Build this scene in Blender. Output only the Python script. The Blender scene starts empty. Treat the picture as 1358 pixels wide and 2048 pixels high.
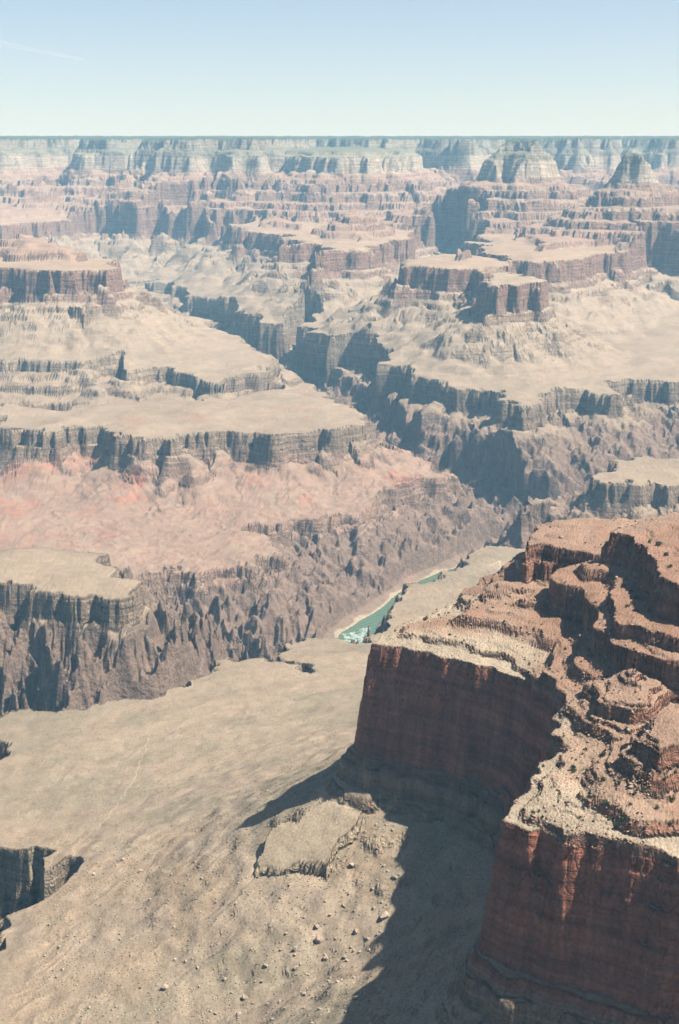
import bpy, math, random
import numpy as np

# ------------------------------------------------------------------ camera, sky, sun, exposure
scene = bpy.context.scene
col = scene.collection
CAM_Z = 1420.0
PITCH = math.radians(13.5)
cam_data = bpy.data.cameras.new('camera')
cam_data.sensor_fit = 'VERTICAL'
cam_data.sensor_height = 36.0
cam_data.lens = 50.0
cam_data.clip_start = 1.0
cam_data.clip_end = 400000.0
cam = bpy.data.objects.new('camera', cam_data)
cam.location = (0, 0, CAM_Z)
cam.rotation_euler = (math.pi / 2 - PITCH, 0, 0)
col.objects.link(cam)
scene.camera = cam

SUN_EL = math.radians(56.0)
SUN_PHI = math.radians(80.0)            # sun stands to the right of the view, a little behind it
sun_to = (math.sin(SUN_PHI) * math.cos(SUN_EL), -math.cos(SUN_PHI) * math.cos(SUN_EL), math.sin(SUN_EL))

world = bpy.data.worlds.new('World')
scene.world = world
world.use_nodes = True
wn = world.node_tree
wn.nodes.clear()
sky = wn.nodes.new('ShaderNodeTexSky')
sky.sky_type = 'NISHITA'
sky.sun_disc = False
sky.sun_elevation = SUN_EL
sky.sun_rotation = math.atan2(sun_to[0], sun_to[1])
sky.altitude = 2000.0
sky.air_density = 1.0
sky.dust_density = 4.0
sky.ozone_density = 0.7
bg = wn.nodes.new('ShaderNodeBackground')
bg.inputs['Strength'].default_value = 0.053
wo = wn.nodes.new('ShaderNodeOutputWorld')
tintn = wn.nodes.new('ShaderNodeMix'); tintn.data_type = 'RGBA'; tintn.blend_type = 'MULTIPLY'
tintn.inputs[0].default_value = 1.0; tintn.inputs[7].default_value = (1.10, 1.01, .95, 1)
wn.links.new(sky.outputs[0], tintn.inputs[6])
wn.links.new(tintn.outputs[2], bg.inputs[0])
wn.links.new(bg.outputs[0], wo.inputs[0])

sun_data = bpy.data.lights.new('sun', 'SUN')
sun_data.energy = 5.0
sun_data.angle = math.radians(0.53)
sun_data.color = (1.0, 0.94, 0.84)
sun = bpy.data.objects.new('sun', sun_data)
from mathutils import Vector
sun.rotation_euler = Vector(sun_to).to_track_quat('Z', 'Y').to_euler()
sun.location = (3000, 0, 6000)
col.objects.link(sun)

vs = scene.view_settings
vs.view_transform = 'Standard'
vs.look = 'None'
vs.gamma = 1.0
vs.use_curve_mapping = False
vs.exposure = 1.5
scene.render.engine = 'CYCLES'
scene.cycles.use_denoising = True
scene.cycles.max_bounces = 6
scene.cycles.use_adaptive_sampling = True
scene.cycles.adaptive_threshold = 0.025
scene.cycles.volume_bounces = 1
scene.cycles.diffuse_bounces = 1

# ------------------------------------------------------------------ outlines on the ground, metres east and north of the view point
OUT = {
    'promontory': [(41,1698),(72,1684),(112,1660),(152,1630),(191,1604),(221,1560),(238,1512),(242,1471),(227,1406),(221,1351),(196,1310),(169,1251),(151,1204),(174,1184),(205,1164),(246,1140),(300,1106),(335,1085),(560,960),(1400,1000),(1500,2300),(700,2150),(420,1980),(261,1976),(198,1926),(122,1833),(79,1772),(52,1725)],
    'ledge_low': [(184,1817),(194,1781),(218,1736),(245,1702),(273,1678),(293,1690),(314,1702),(420,1720),(400,1850),(220,1869)],
    'ledge_rim': [(77,1725),(109,1725),(141,1693),(173,1659),(202,1644),(229,1611),(240,1640),(200,1790),(133,1797)],
    'supai_one': [(245,1827),(255,1843),(281,1835),(310,1810),(336,1787),(345,1756),(340,1682),(321,1599),(307,1517),(329,1494),(348,1474),(363,1444),(400,1420),(900,1400),(1200,2200),(700,2050),(290,1990)],
    'supai_two': [(340,1740),(355,1727),(367,1707),(369,1664),(372,1597),(362,1542),(374,1504),(410,1470),(1000,1500),(1100,2100),(700,1980),(440,1850)],
    'mound_one': [(285,1438),(294,1452),(324,1462),(341,1433),(317,1367),(294,1353),(280,1374)],
    'mound_two': [(276,1239),(294,1286),(313,1306),(334,1315),(386,1340),(600,1300),(500,1180),(310,1213),(287,1208)],
    'bench_near': [(-1125,2548),(-794,2558),(-655,2576),(-599,2597),(-520,2597),(-461,2607),(-382,2623),(-344,2637),(-300,2703),(-274,2755),(-263,2843),(-254,2896),(-241,2912),(-197,2883),(-141,2849),(-92,2791),(-52,2749),(-40,2761),(-60,2812),(-100,2852),(-132,2883),(-132,2929),(-113,2982),(-86,3048),(-10,3041),(71,3013),(83,3087),(110,3199),(132,3303),(155,3383),(181,3453),(212,3489),(266,3525),(296,3582),(350,3660),(388,3762),(461,3858),(486,3820),(556,3809),(900,3600),(1700,3400),(3500,3200),(3500,300),(-2500,300),(-1400,1000),(-595,1542),(-460,1586),(-438,1650),(-437,1703),(-388,1725),(-364,1779),(-363,1825),(-371,1848),(-397,1840),(-418,1821),(-426,1840),(-415,1890),(-444,1915),(-472,1912),(-501,1925),(-567,1950),(-739,1970),(-831,2247),(-639,2290),(-596,2329),(-587,2347),(-597,2401),(-616,2415),(-673,2425),(-958,2356)],
    'step_block': [(-88,1659),(-98,1630),(-104,1602),(-85,1600),(-63,1590),(-18,1566),(-4,1585),(13,1606),(28,1640),(-15,1669),(-50,1656)],
    'mesa_left': [(-1500,3640),(-1050,3540),(-855,3466),(-790,3432),(-714,3400),(-629,3366),(-569,3372),(-552,3332),(-508,3364),(-515,3417),(-542,3498),(-606,3635),(-648,3762),(-761,3804),(-940,3804),(-1501,3885)],
    'bench_red': [(-1900,3900),(-900,3850),(-680,4136),(-604,4237),(-503,4264),(-436,4232),(-377,4290),(-275,4333),(-269,4422),(-194,4450),(-222,4585),(-317,4748),(-350,4806),(-234,4866),(-153,4900),(-97,4894),(-34,4977),(27,4935),(132,5085),(183,5243),(309,5403),(413,5436),(537,5581),(656,5697),(631,5846),(700,6300),(-200,6300),(-1900,5600)],
    'cliff_left': [(-1966,5639),(-1351,5587),(-1188,5380),(-1083,5380),(-1080,5438),(-1058,5497),(-922,5527),(-869,5399),(-814,5314),(-735,5277),(-658,5277),(-611,5231),(-604,5342),(-574,5399),(-437,5447),(-317,5418),(-254,5361),(-116,5399),(41,5477),(97,5577),(89,5789),(-41,6089),(-70,6393),(-274,6501),(-700,6330),(-1100,6260),(-2600,6330)],
    'bench_left_far': [(-2333,6749),(-1341,6795),(-1156,6841),(-1054,6920),(-986,6630),(-882,6749),(-624,6487),(-543,6418),(-546,6572),(-478,6601),(-340,6734),(-321,6904),(-408,7286),(-535,7654),(-742,8167),(-986,8827),(-1170,9599),(-1520,10700),(-9000,10700),(-9000,7000)],
    'bench_right_far': [(-132,8355),(-164,7668),(-55,7462),(94,7408),(185,7302),(209,6812),(355,6737),(421,6437),(592,6237),(653,6161),(720,5966),(749,5839),(861,5884),(838,6124),(979,6237),(1138,6174),(1209,6099),(1213,6396),(1345,6478),(1413,6464),(1537,6396),(1847,6356),(4500,6500),(9000,7000),(9000,30000),(-9000,30000),(-9000,10850),(-1400,10900),(-1195,10264),(-938,9629),(-780,9340),(-650,9066),(-579,8660),(-514,8424),(-461,8156),(-335,8156),(-256,8494)],
    'block_right': [(842,4684),(887,4598),(966,4570),(1047,4591),(1114,4556),(1304,4522),(2300,4700),(2300,5100),(1213,4985),(1035,5009),(956,4880)],
    'block_lower': [(602,4622),(645,4689),(694,4723),(726,4583),(851,4570),(876,4689),(1400,4650),(1500,4950),(854,4842),(775,4878),(656,4771)],
    'butte_rear': [(354,7674),(489,7613),(671,7523),(719,7212),(853,7583),(862,8128),(764,8449),(557,8412),(418,8094)],
    'butte_front': [(711,6965),(744,6880),(850,6950),(960,7000),(985,7373),(877,7624),(764,7428)],
    'wall_right': [(945,8393),(955,8048),(1203,7917),(1365,8182),(1571,8540),(1843,9137),(1959,8970),(2080,8849),(2822,8849),(5500,12500),(1200,12500),(1000,10500)],
    'spur_mid': [(-116,8615),(-33,8653),(142,8889),(367,9823),(470,10232),(650,11500),(-300,11500),(-79,9491)],
    'spur_left': [(-747,10561),(-660,10676),(-396,10232),(-333,9267),(-125,9267),(-81,9726),(-200,11500),(-900,11500),(-800,11096)],
    'wall_far_left': [(-3811,11286),(-2643,11286),(-2465,11550),(-2209,12117),(-1898,12267),(-1457,12117),(-1037,11618),(-700,13500),(-5000,13500)],
    'mesa_redwall_left': [(-2851,7608),(-1780,7549),(-1619,7434),(-1471,7349),(-1298,7460),(-1209,7400),(-1140,7480),(-1256,7885),(-1520,8287),(-1801,8393),(-3234,8653)],
    'supai_left': [(-3000,8050),(-1900,7980),(-1620,7860),(-1480,7850),(-1500,8150),(-3000,8500)],
    'supai_left_top': [(-3000,8150),(-1850,8080),(-1650,8010),(-1640,8160),(-3000,8500)],
    'supai_mid': [(10,9815),(87,9689),(199,9815),(197,10214),(39,10284)],
    'butte_cap': [(621,7935),(681,7832),(754,7970),(711,8186)],
    'redwall_base': [(-9000,12600),(-3000,12300),(-1600,12400),(-1037,11900),(-700,11500),(100,11300),(700,11400),(1000,10700),(1300,9900),(2300,9500),(4000,9300),(9000,9300),(9000,30000),(-9000,30000)],
    'temple': [(1060,11000),(1130,10800),(1250,10900),(1330,10700),(1480,10650),(1560,10800),(1540,11100),(1400,11300),(1150,11250)],
    'tower': [(1912,9555),(1932,9500),(1975,9492),(1992,9540),(1972,9592),(1925,9592)],
    'far_platform': [(-350,12300),(-100,12050),(250,12000),(520,12150),(500,12500),(700,13000),(750,16000),(-700,16000),(-600,13000)],
    'far_rim': [(-9000,14300),(-4500,14600),(-3700,14300),(-3350,13500),(-3100,13450),(-2950,14200),(-2500,14900),(-2350,13800),(-2150,13700),(-2000,14400),(-1850,14900),(-1700,13400),(-1400,12800),(-1100,12900),(-800,12700),(-600,12900),(-520,13600),(-600,14900),(-250,15300),(100,14700),(250,14000),(450,14000),(600,14700),(850,14800),(950,13900),(1150,13800),(1300,14600),(1700,15200),(2050,14300),(2250,13700),(2500,13800),(2600,14800),(2950,14900),(3100,14000),(3400,13900),(3700,14800),(4500,14200),(9000,14500),(9000,30000),(-9000,30000)],
}
RIVER = [(-1900, 3000), (-900, 2950), (-600, 2980), (-330, 3170), (-150, 3560), (-30, 3960), (45, 4242), (101, 4370), (158, 4475), (232, 4645), (297, 4797), (344, 4873), (409, 4959), (481, 5053), (640, 5290), (760, 5330), (1200, 5450), (2200, 5500)]
BOULDERS = [(51.7,1493.0,6.63),(19.2,1484.4,4.22),(41.7,1509.5,3.34),(14.8,1571.0,4.05),(20.3,1569.5,3.42),(65.1,1537.5,3.98),(16.2,1321.7,3.58),(43.2,1328.2,2.75),(5.6,1456.7,3.28),(26.5,1327.5,2.48),(32.4,1469.5,2.69),(46.9,1473.1,2.69),(-201.9,1468.0,4.87),(-23.4,1487.0,5.45),(-51.2,1479.6,4.23),(-49.4,1457.2,3.6),(-15.9,1463.2,3.3),(-26.8,1504.4,3.66),(-84.6,1464.8,3.31),(-106.8,1431.9,4.17),(-73.2,1367.0,3.16),(-111.9,1407.1,3.83),(7.5,1438.4,3.25),(-346.5,1586.9,3.24),(-334.0,1765.2,3.16),(-265.8,1734.7,3.1),(-88.7,1448.7,2.7),(-296.8,1786.7,2.83),(-11.1,1515.5,2.75),(12.4,1537.5,2.46),(-62.5,1502.0,2.44),(-37.6,1395.9,2.61),(-21.0,1336.0,2.79),(-2.4,1383.8,2.58),(48.4,1370.6,2.26),(39.2,1534.2,2.45),(22.9,1457.8,2.38),(-66.4,1406.1,2.35),(-101.8,1491.7,2.13),(-131.9,1463.9,2.42),(-139.4,1414.9,2.37),(-177.6,1518.9,2.17),(-269.9,1576.7,2.25),(-241.1,1642.1,2.3)]
SHRUBS = [(241.4,1189.2,4.16),(251.5,1159.5,3.39),(224.9,1276.2,3.92),(245.0,1224.6,2.83),(256.2,1209.8,2.57),(269.3,1217.2,3.04),(268.0,1191.3,2.31),(277.1,1192.7,2.3),(283.3,1171.0,2.28),(189.9,1178.7,2.31),(201.2,1160.6,2.05),(176.4,1201.7,2.34),(235.9,1261.2,2.18),(260.5,1177.3,1.83),(293.9,1193.2,2.3),(299.0,1181.7,2.06),(282.1,1202.9,2.08),(242.9,1175.6,1.83),(290.2,1150.4,2.25),(268.1,1147.0,1.8),(229.3,1202.8,1.63),(262.7,1240.6,1.9),(245.3,1326.9,2.03),(291.0,1203.0,2.07),(305.0,1201.8,1.85),(388.3,1671.4,4.26),(387.8,1623.0,3.55),(378.7,1570.5,2.87),(380.5,1685.9,2.76),(347.6,1586.7,3.5),(346.3,1618.6,2.97),(348.7,1555.3,2.86),(330.2,1559.3,2.58),(354.1,1638.4,2.7),(347.6,1664.7,2.44),(247.2,1659.5,2.46),(206.9,1697.2,2.51),(176.8,1708.4,2.21),(225.3,1596.8,2.38),(265.6,1592.1,2.07),(285.6,1357.9,2.06),(266.8,1368.1,1.81),(323.2,1423.1,2.13),(314.1,1429.1,1.87),(241.5,1365.1,1.82),(270.9,1329.4,2.02),(259.9,1358.0,1.8),(138.2,1693.4,1.88),(240.1,1538.4,2.01),(228.6,1534.5,2.01)]
TRAILS = [((-341.9,2375.0),(-338.6,2306.7),(-338.9,2232.4),(-336.3,2164.4),(-345.2,2068.7),(-355.3,1991.7),(-365.4,1945.9),(-379.6,1910.8),(-385.0,1883.0),(-377.2,1851.4),(-349.2,1783.8),(-334.0,1765.2)),((397.8,3621.4),(428.6,3665.2),(246.5,1953.8),(248.9,1857.6)),((-34.5,2407.0),(-106.0,2385.7),(-177.3,2377.6),(-248.7,2371.2),(-313.0,2386.8),(-341.9,2375.0))]

# ------------------------------------------------------------------ noise tiles and sampling
rng = np.random.default_rng(7)
TN = 1024
def spectral(k0, k1, beta, seed):
    r = np.random.default_rng(seed)
    kx = np.fft.fftfreq(TN, 1 / TN)[:, None]; ky = np.fft.fftfreq(TN, 1 / TN)[None, :]
    k = np.sqrt(kx * kx + ky * ky)
    a = np.where((k >= k0) & (k <= k1), np.maximum(k, 1) ** -beta, 0)
    t = np.fft.ifft2(a * np.exp(2j * np.pi * r.random((TN, TN)))).real
    return (t / t.std()).astype(np.float32)
FB = spectral(4, 400, 2.35, 1)          # rough fractal
FB2 = spectral(4, 400, 2.35, 2)
FINE = spectral(16, 500, 1.7, 3)        # grainy
RG = np.zeros((TN, TN), np.float32)     # ridged
for o_, w_ in ((0, 1.0), (1, .42), (2, .17), (3, .07), (4, .03)):
    b_ = spectral(3 * 2 ** o_, 6 * 2 ** o_, 0.5, 20 + o_)
    RG += w_ * (1 - np.minimum(1.6, np.abs(b_) * 1.1))
RG = (RG - RG.mean()) / RG.std()
WB = spectral(4, 48, 3.0, 5)             # smooth, for bending outlines
WB2 = spectral(4, 48, 3.0, 6)
def samp(tile, u, v):
    """bilinear look-up, one tile per unit of u and v"""
    u = u * TN; v = v * TN
    iu = np.floor(u); iv = np.floor(v)
    fu = (u - iu).astype(np.float32); fv = (v - iv).astype(np.float32)
    iu = iu.astype(np.int64) & (TN - 1); iv = iv.astype(np.int64) & (TN - 1)
    iu1 = (iu + 1) & (TN - 1); iv1 = (iv + 1) & (TN - 1)
    return ((tile[iu, iv] * (1 - fu) + tile[iu1, iv] * fu) * (1 - fv)
            + (tile[iu, iv1] * (1 - fu) + tile[iu1, iv1] * fu) * fv)
def sstep(a, b, x):
    t = np.clip((x - a) / (b - a), 0, 1)
    return t * t * (3 - 2 * t)
def dip(y):                              # the beds rise gently to the north
    return 0.022 * np.maximum(0, y - 4000.0)

# ------------------------------------------------------------------ the survey grid (fans out from the south rim)
NR = 1450
az = np.radians(np.concatenate([np.linspace(-27, -14.9, 40), np.linspace(-14.6, 14.6, 730), np.linspace(14.9, 27, 40)])); NA = len(az)
R0, R1 = 880.0, 19500.0
lr = [0.0]
while lr[-1] < math.log(R1 / R0):
    lr.append(lr[-1] + (.0009 if lr[-1] < math.log(2100 / R0) else .0016))
rr = R0 * np.exp(np.array(lr)); NF = len(rr)
X = (np.sin(az)[:, None] * rr[None, :]).astype(np.float32)
Y = (np.cos(az)[:, None] * rr[None, :]).astype(np.float32)
RRg = np.broadcast_to(rr[None, :].astype(np.float32), X.shape)
wmid = sstep(2300, 3600, RRg); wfar = sstep(6300, 9000, RRg)
def warp_pair():
    out = []
    for T, ox in ((WB, 0.13), (WB2, 0.57)):
        w = 2.5 * (1 - wmid) * samp(T, X / 220 + ox, Y / 220) \
            + 14.0 * wmid * (1 - .3 * wfar) * samp(T, X / 760 + ox, Y / 620 + .3) \
            + 30.0 * wfar * samp(T, X / 1900 + ox, Y / 1900 + .7)
        out.append(w.astype(np.float32))
    return out
WX, WY = warp_pair()
XW = X + WX; YW = Y + WY

EDGE = (.32 * (1 - wmid) * samp(FB, X / 110, Y / 110) + 5.0 * wmid * (1 - .5 * wfar) * samp(FB2, X / 420, Y / 420)).astype(np.float32)
def fractal(poly, lmin, amp, seed):
    r = random.Random(seed)
    pts = [tuple(map(float, p)) for p in poly]
    while True:
        out = []; split = False
        n = len(pts)
        for i in range(n):
            a = pts[i]; b = pts[(i + 1) % n]
            out.append(a)
            L = math.hypot(b[0] - a[0], b[1] - a[1])
            if L > lmin * 1.5:
                t = r.uniform(.4, .6); k = r.gauss(0, amp) if L < 700 else 0
                out.append((a[0] + (b[0] - a[0]) * t - (b[1] - a[1]) * k, a[1] + (b[1] - a[1]) * t + (b[0] - a[0]) * k))
                split = True
        pts = out
        if not split: return pts

cellw = RRg * np.float32(.0016)
def sdf(poly, pad):
    """signed distance (positive outside) and arc length to a closed outline, on the sub-grid it touches"""
    p = np.array(poly, np.float32)
    area = 0.5 * np.sum(p[:, 0] * np.roll(p[:, 1], -1) - np.roll(p[:, 0], -1) * p[:, 1])
    if area < 0: p = p[::-1].copy()      # counter-clockwise
    q = np.roll(p, -1, 0); e = q - p
    L2 = np.maximum((e * e).sum(1), 1e-6); L = np.sqrt(L2)
    S0 = np.concatenate([[0], np.cumsum(L)[:-1]]).astype(np.float32)
    nrm = np.stack([e[:, 1], -e[:, 0]], 1) / L[:, None]          # outward
    vn = nrm + np.roll(nrm, 1, 0)                                # at start vertex
    x0, y0 = p.min(0) - pad; x1, y1 = p.max(0) + pad
    m = (XW > x0) & (XW < x1) & (YW > y0) & (YW < y1)
    ci = np.where(m.any(1))[0]; ri = np.where(m.any(0))[0]
    if not len(ci): return None
    sl = (slice(ci[0], ci[-1] + 1), slice(ri[0], ri[-1] + 1))
    xs = XW[sl]; ys = YW[sl]
    st = 4
    xc = xs[::st, ::st]; yc = ys[::st, ::st]
    best = np.full(xc.shape, 1e30, np.float32); idx = np.zeros(xc.shape, np.int32); odd = np.zeros(xc.shape, bool)
    for k in range(len(p)):
        dx = xc - p[k, 0]; dy = yc - p[k, 1]
        t = np.clip((dx * e[k, 0] + dy * e[k, 1]) / L2[k], 0, 1)
        d = (dx - t * e[k, 0]) ** 2 + (dy - t * e[k, 1]) ** 2
        u = d < best
        best[u] = d[u]; idx[u] = k
        if (p[k, 1] != q[k, 1]):
            odd ^= ((p[k, 1] > yc) != (q[k, 1] > yc)) & (xc < e[k, 0] * (yc - p[k, 1]) / e[k, 1] + p[k, 0])
    nx, ny = xs.shape
    ii = np.minimum(np.arange(nx) // st, xc.shape[0] - 1); jj = np.minimum(np.arange(ny) // st, xc.shape[1] - 1)
    i1 = np.minimum(ii + 1, xc.shape[0] - 1); j1 = np.minimum(jj + 1, xc.shape[1] - 1)
    bd = np.full(xs.shape, 1e30, np.float32); bs = np.zeros(xs.shape, np.float32); bg_ = np.zeros(xs.shape, np.float32)
    for a, b in ((ii, jj), (i1, jj), (ii, j1), (i1, j1)):
        k = idx[a[:, None], b[None, :]]
        dx = xs - p[k, 0]; dy = ys - p[k, 1]
        ex = e[k, 0]; ey = e[k, 1]
        t = np.clip((dx * ex + dy * ey) / L2[k], 0, 1)
        rx = dx - t * ex; ry = dy - t * ey
        d = rx * rx + ry * ry
        kn = (k + 1) % len(p)
        sg = np.where(t <= 0, rx * vn[k, 0] + ry * vn[k, 1],
                      np.where(t >= 1, rx * vn[kn, 0] + ry * vn[kn, 1], rx * nrm[k, 0] + ry * nrm[k, 1]))
        u = d < bd
        bd = np.where(u, d, bd); bs = np.where(u, S0[k] + t * L[k], bs); bg_ = np.where(u, sg, bg_)
    bd = np.sqrt(bd)
    csg = np.where(odd, -1.0, 1.0).astype(np.float32)[ii[:, None], jj[None, :]]
    sg = np.where(bd > 5 * cellw[sl], csg, np.sign(bg_))
    return sl, bd * sg, bs

def form(name, lmin=None, amp=.10):
    base = OUT[name]
    my = min(max(p[1], 0) for p in base)
    if lmin is None: lmin = 17 if my < 2300 else (22 if my < 6500 else 38)
    return fractal(base, lmin, amp, sum(map(ord, name)))

Z = (14 + 10 * samp(WB, X / 1500, Y / 1500)).astype(np.float32)         # strat height, metres over the river
ID = np.zeros(X.shape, np.int16)
NAMES = ['gorge']
def nid(name):
    if name not in NAMES: NAMES.append(name)
    return NAMES.index(name)

def mesa(name, prof, outline=None, flute=(0, 1), gully=(0, 1, 30, 200), tag=None, amp=.10, lim=None, lmin=None, bury=None):
    """prof: (distance from the rim, strat height); flute and gully shape the cliff and the slope below it"""
    D = np.array([a for a, _ in prof], np.float32); H = np.array([b for _, b in prof], np.float32)
    res = sdf(form(name, lmin, amp) if outline is None else outline, float(D[-1]))
    if res is None: return
    sl, d, s = res
    dd = d
    if flute[0]:
        w = np.clip(1 - np.abs(d - D[D >= 0][1] * .5) / (D[D >= 0][1] * 1.5 + 25), 0, 1)
        dd = dd + flute[0] * w * samp(RG, s / (flute[1] * 6), d / (flute[1] * 22)) + EDGE[sl] * w
    if gully[0]:
        ga, gl, g0, g1 = gully[:4]
        w = sstep(g0, g1, d)
        if len(gully) > 4: w = w * (1 - .85 * sstep(g1, g1 * gully[4], d))
        g = samp(RG, s / (gl * 6) + .07 * samp(FB, X[sl] / (gl * 14), Y[sl] / (gl * 14)), d / (gl * 20) + .31) + .13 * samp(RG, s / (gl * 2.2) + .05 * samp(FB, X[sl] / (gl * 6), Y[sl] / (gl * 6)), d / (gl * 8))
        dd = dd - ga * w * g
    z = np.interp(dd, D, H).astype(np.float32)
    if bury is not None:
        B, lam, base = bury[:3]; kd = int(np.argmin(np.abs(D - base)))
        am = np.clip(samp(WB, s / lam + .17, d / 3000) * .8 - .25, 0, 1.4)
        if len(bury) > 3: am = am + bury[3](sl)
        zb = H[kd] + B * am - .6 * np.maximum(0, d - base) + .9 * np.minimum(0, d - base)
        z = np.where(d > -2, np.maximum(z, np.minimum(zb, H[D == 0][0] - 2)), z)
    z = np.where(d > D[-1], -999, z)
    if lim is not None:
        z = z - lim(sl)
    cur = Z[sl]; up = z > cur
    cur[up] = z[up]
    ID[sl][up] = nid(tag or name)
    return sl, d, s

# ------------------------------------------------------------------ benches and the inner gorge (below everything else)
BENCH_D = np.full(X.shape, 1e5, np.float32)
UP_D = BENCH_D.copy(); RED_D = BENCH_D.copy()
def bench(name, prof, **kw):
    r = mesa(name, prof, **kw)
    if r:
        sl, d, s = r
        BENCH_D[sl] = np.minimum(BENCH_D[sl], d)
        if name in ('bench_near', 'bench_left_far', 'bench_right_far'): UP_D[sl] = np.minimum(UP_D[sl], d)
gorge_prof = lambda h, ins=-900, rise=40, run=620: [(ins, h + rise), (-60, h + 4), (0, h), (14, h - 62), (30, h - 70), (70, h - 98), (run * .5, (h - 98) * .47), (run, 6), (run * 1.5, -30)]
bench('bench_near', [(-900, 452), (-300, 418), (-60, 403), (0, 400), (9, 345), (22, 338), (60, 292), (170, 130), (300, 30), (500, -30)], flute=(4, 20), gully=(13, 110, 15, 160), amp=.17)
bench('mesa_left', [(-400, 418), (-40, 403), (0, 400), (8, 340), (20, 333), (60, 300), (300, 110), (430, 30), (700, -30)], flute=(2.5, 40), gully=(30, 100, 12, 200))
bench('bench_red', [(-1500, 262), (-500, 226), (-60, 203), (0, 198), (8, 172), (25, 165), (32, 150), (60, 138), (280, 30), (450, 0), (600, -30)], flute=(3, 30), gully=(14, 100, 12, 160))
r_ = sdf(form('bench_red'), 1500.0); LB_D = np.full(X.shape, 1e4, np.float32); LB_D[r_[0]] = r_[1]
bench('cliff_left', [(-900, 428), (-60, 413), (0, 408), (10, 352), (26, 346), (36, 306), (120, 262), (330, 215), (700, 180), (701, -60)], lim=lambda sl: np.where(Z[sl] < 260, 3.0, 3.0) * np.maximum(0, np.minimum(LB_D[sl], 400)), flute=(8, 85), gully=(7, 60, 40, 180), bury=(42, 900, 36))
bench('bench_left_far', [(-1500, 480), (-60, 444), (0, 440), (12, 385), (40, 372), (300, 330), (420, 240), (700, 60), (900, -30)], flute=(6, 60), gully=(26, 150, 20, 200), bury=(50, 1300, 40, lambda sl: 1.2 * sstep(-1000, -1200, X[sl])))
bench('bench_right_far', [(-2000, 520), (-60, 436), (0, 430), (14, 352), (60, 322), (350, 185), (650, 80), (1000, 25), (1300, -30)], flute=(6, 80), gully=(30, 220, 15, 300), bury=(55, 1100, 60))
bench('block_right', [(-300, 412), (0, 400), (10, 345), (60, 308), (300, 120), (450, 20), (640, -30)], flute=(6, 50), gully=(24, 150, 15, 200))
bench('block_lower', [(-200, 312), (0, 300), (12, 255), (60, 205), (150, 70), (230, 0), (300, -60)], flute=(6, 40), gully=(22, 130, 15, 200))
out_pen = lambda sl: 14.0 * np.maximum(0, UP_D[sl])

# channels: the river and the side canyons
def channel(pts, w0, z0, z1, k, cap=2000.0, XW=XW, YW=YW, level=False):
    """carve a valley along a polyline (x, y); z0..z1 is the floor"""
    q = np.array(pts, np.float32)
    x0, y0 = q.min(0) - 900; x1, y1 = q.max(0) + 900
    m = (XW > x0) & (XW < x1) & (YW > y0) & (YW < y1)
    xs = XW[m]; ys = YW[m]
    L = np.hypot(*(q[1:] - q[:-1]).T); S = np.concatenate([[0], np.cumsum(L)])
    best = np.full(xs.shape, 1e30, np.float32); sb = np.zeros_like(best)
    for a, b, l, s0 in zip(q[:-1], q[1:], L, S):
        e = b - a
        t = np.clip(((xs - a[0]) * e[0] + (ys - a[1]) * e[1]) / (l * l), 0, 1)
        d = (xs - a[0] - t * e[0]) ** 2 + (ys - a[1] - t * e[1]) ** 2
        u = d < best
        best[u] = d[u]; sb[u] = s0 + t[u] * l
    d = np.sqrt(best)
    floor = z0 + (z1 - z0) * (sb / S[-1]) - (dip(Y[m]) if level else 0)
    e_ = np.maximum(0, d - w0)
    lim = floor + (k * np.minimum(e_, cap) + 4 * np.maximum(0, e_ - cap)) * (1 + .2 * samp(WB, sb / 900, d / 2500))
    zz = Z[m]; lo = lim < zz
    zz[lo] = lim[lo]; Z[m] = zz
    idm = ID[m]; idm[lo & (d < w0 + 150)] = 0; ID[m] = idm
channel([(330, 5950), (150, 6350), (60, 6800), (-110, 7250), (-230, 7700), (-380, 8050), (-700, 8700), (-1050, 9500), (-1400, 10600)], 6, 110, 390, .6, 120)
channel([(420, 5900), (560, 5650), (720, 5380), (800, 5250)], 6, 60, 20, .5, 120)
channel([(-330, 6700), (-700, 6420), (-1100, 6350), (-1500, 6300)], 5, 330, 395, .45, 120)

# ------------------------------------------------------------------ redwall walls, buttes and the far rim
RED = lambda top, ins, run: [(-ins, top), (0, 842), (8, 818), (20, 738), (52, 724), (60, 700), (130, 662), (260, 582), (430, 502), (640, 457), (run, 428), (run + 1500, 380)]
far = dict(flute=(3, 130), lim=out_pen, amp=.15, bury=(60, 1500, 60))
def redwall(*a, **k):
    r = mesa(*a, **k)
    if r: RED_D[r[0]] = np.minimum(RED_D[r[0]], r[1])
redwall('redwall_base', RED(900, 500, 1400), gully=(50, 300, 60, 400), tag='rim_wall', **far)
redwall('wall_far_left', RED(930, 500, 1400), gully=(50, 300, 60, 400), tag='rim_wall', **far)
redwall('spur_left', RED(930, 400, 1100), gully=(20, 200, 60, 170, 2.6), tag='spur_left', **far)
redwall('spur_mid', RED(935, 420, 1100), gully=(18, 180, 60, 170, 2.6), tag='spur_mid', **far)
mesa('supai_mid', [(-200, 1060), (0, 1000), (20, 960), (80, 940), (95, 905), (200, 880), (300, 842)], flute=(8, 70), lim=out_pen, tag='spur_mid')
redwall('wall_right', RED(960, 700, 1500), gully=(16, 170, 60, 170, 2.6), tag='redwall', **far)
mesa('butte_rear', RED(868, 200, 1000), gully=(14, 130, 60, 170, 2.6), tag='butte_flat', **far)
mesa('butte_front', [(-150, 828), (0, 815), (9, 788), (24, 704), (56, 690), (64, 664), (120, 630), (220, 562), (330, 492), (450, 450), (800, 428), (2000, 380)], gully=(13, 120, 60, 170, 2.6), flute=(9, 60), lim=out_pen, tag='butte_flat')
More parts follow.
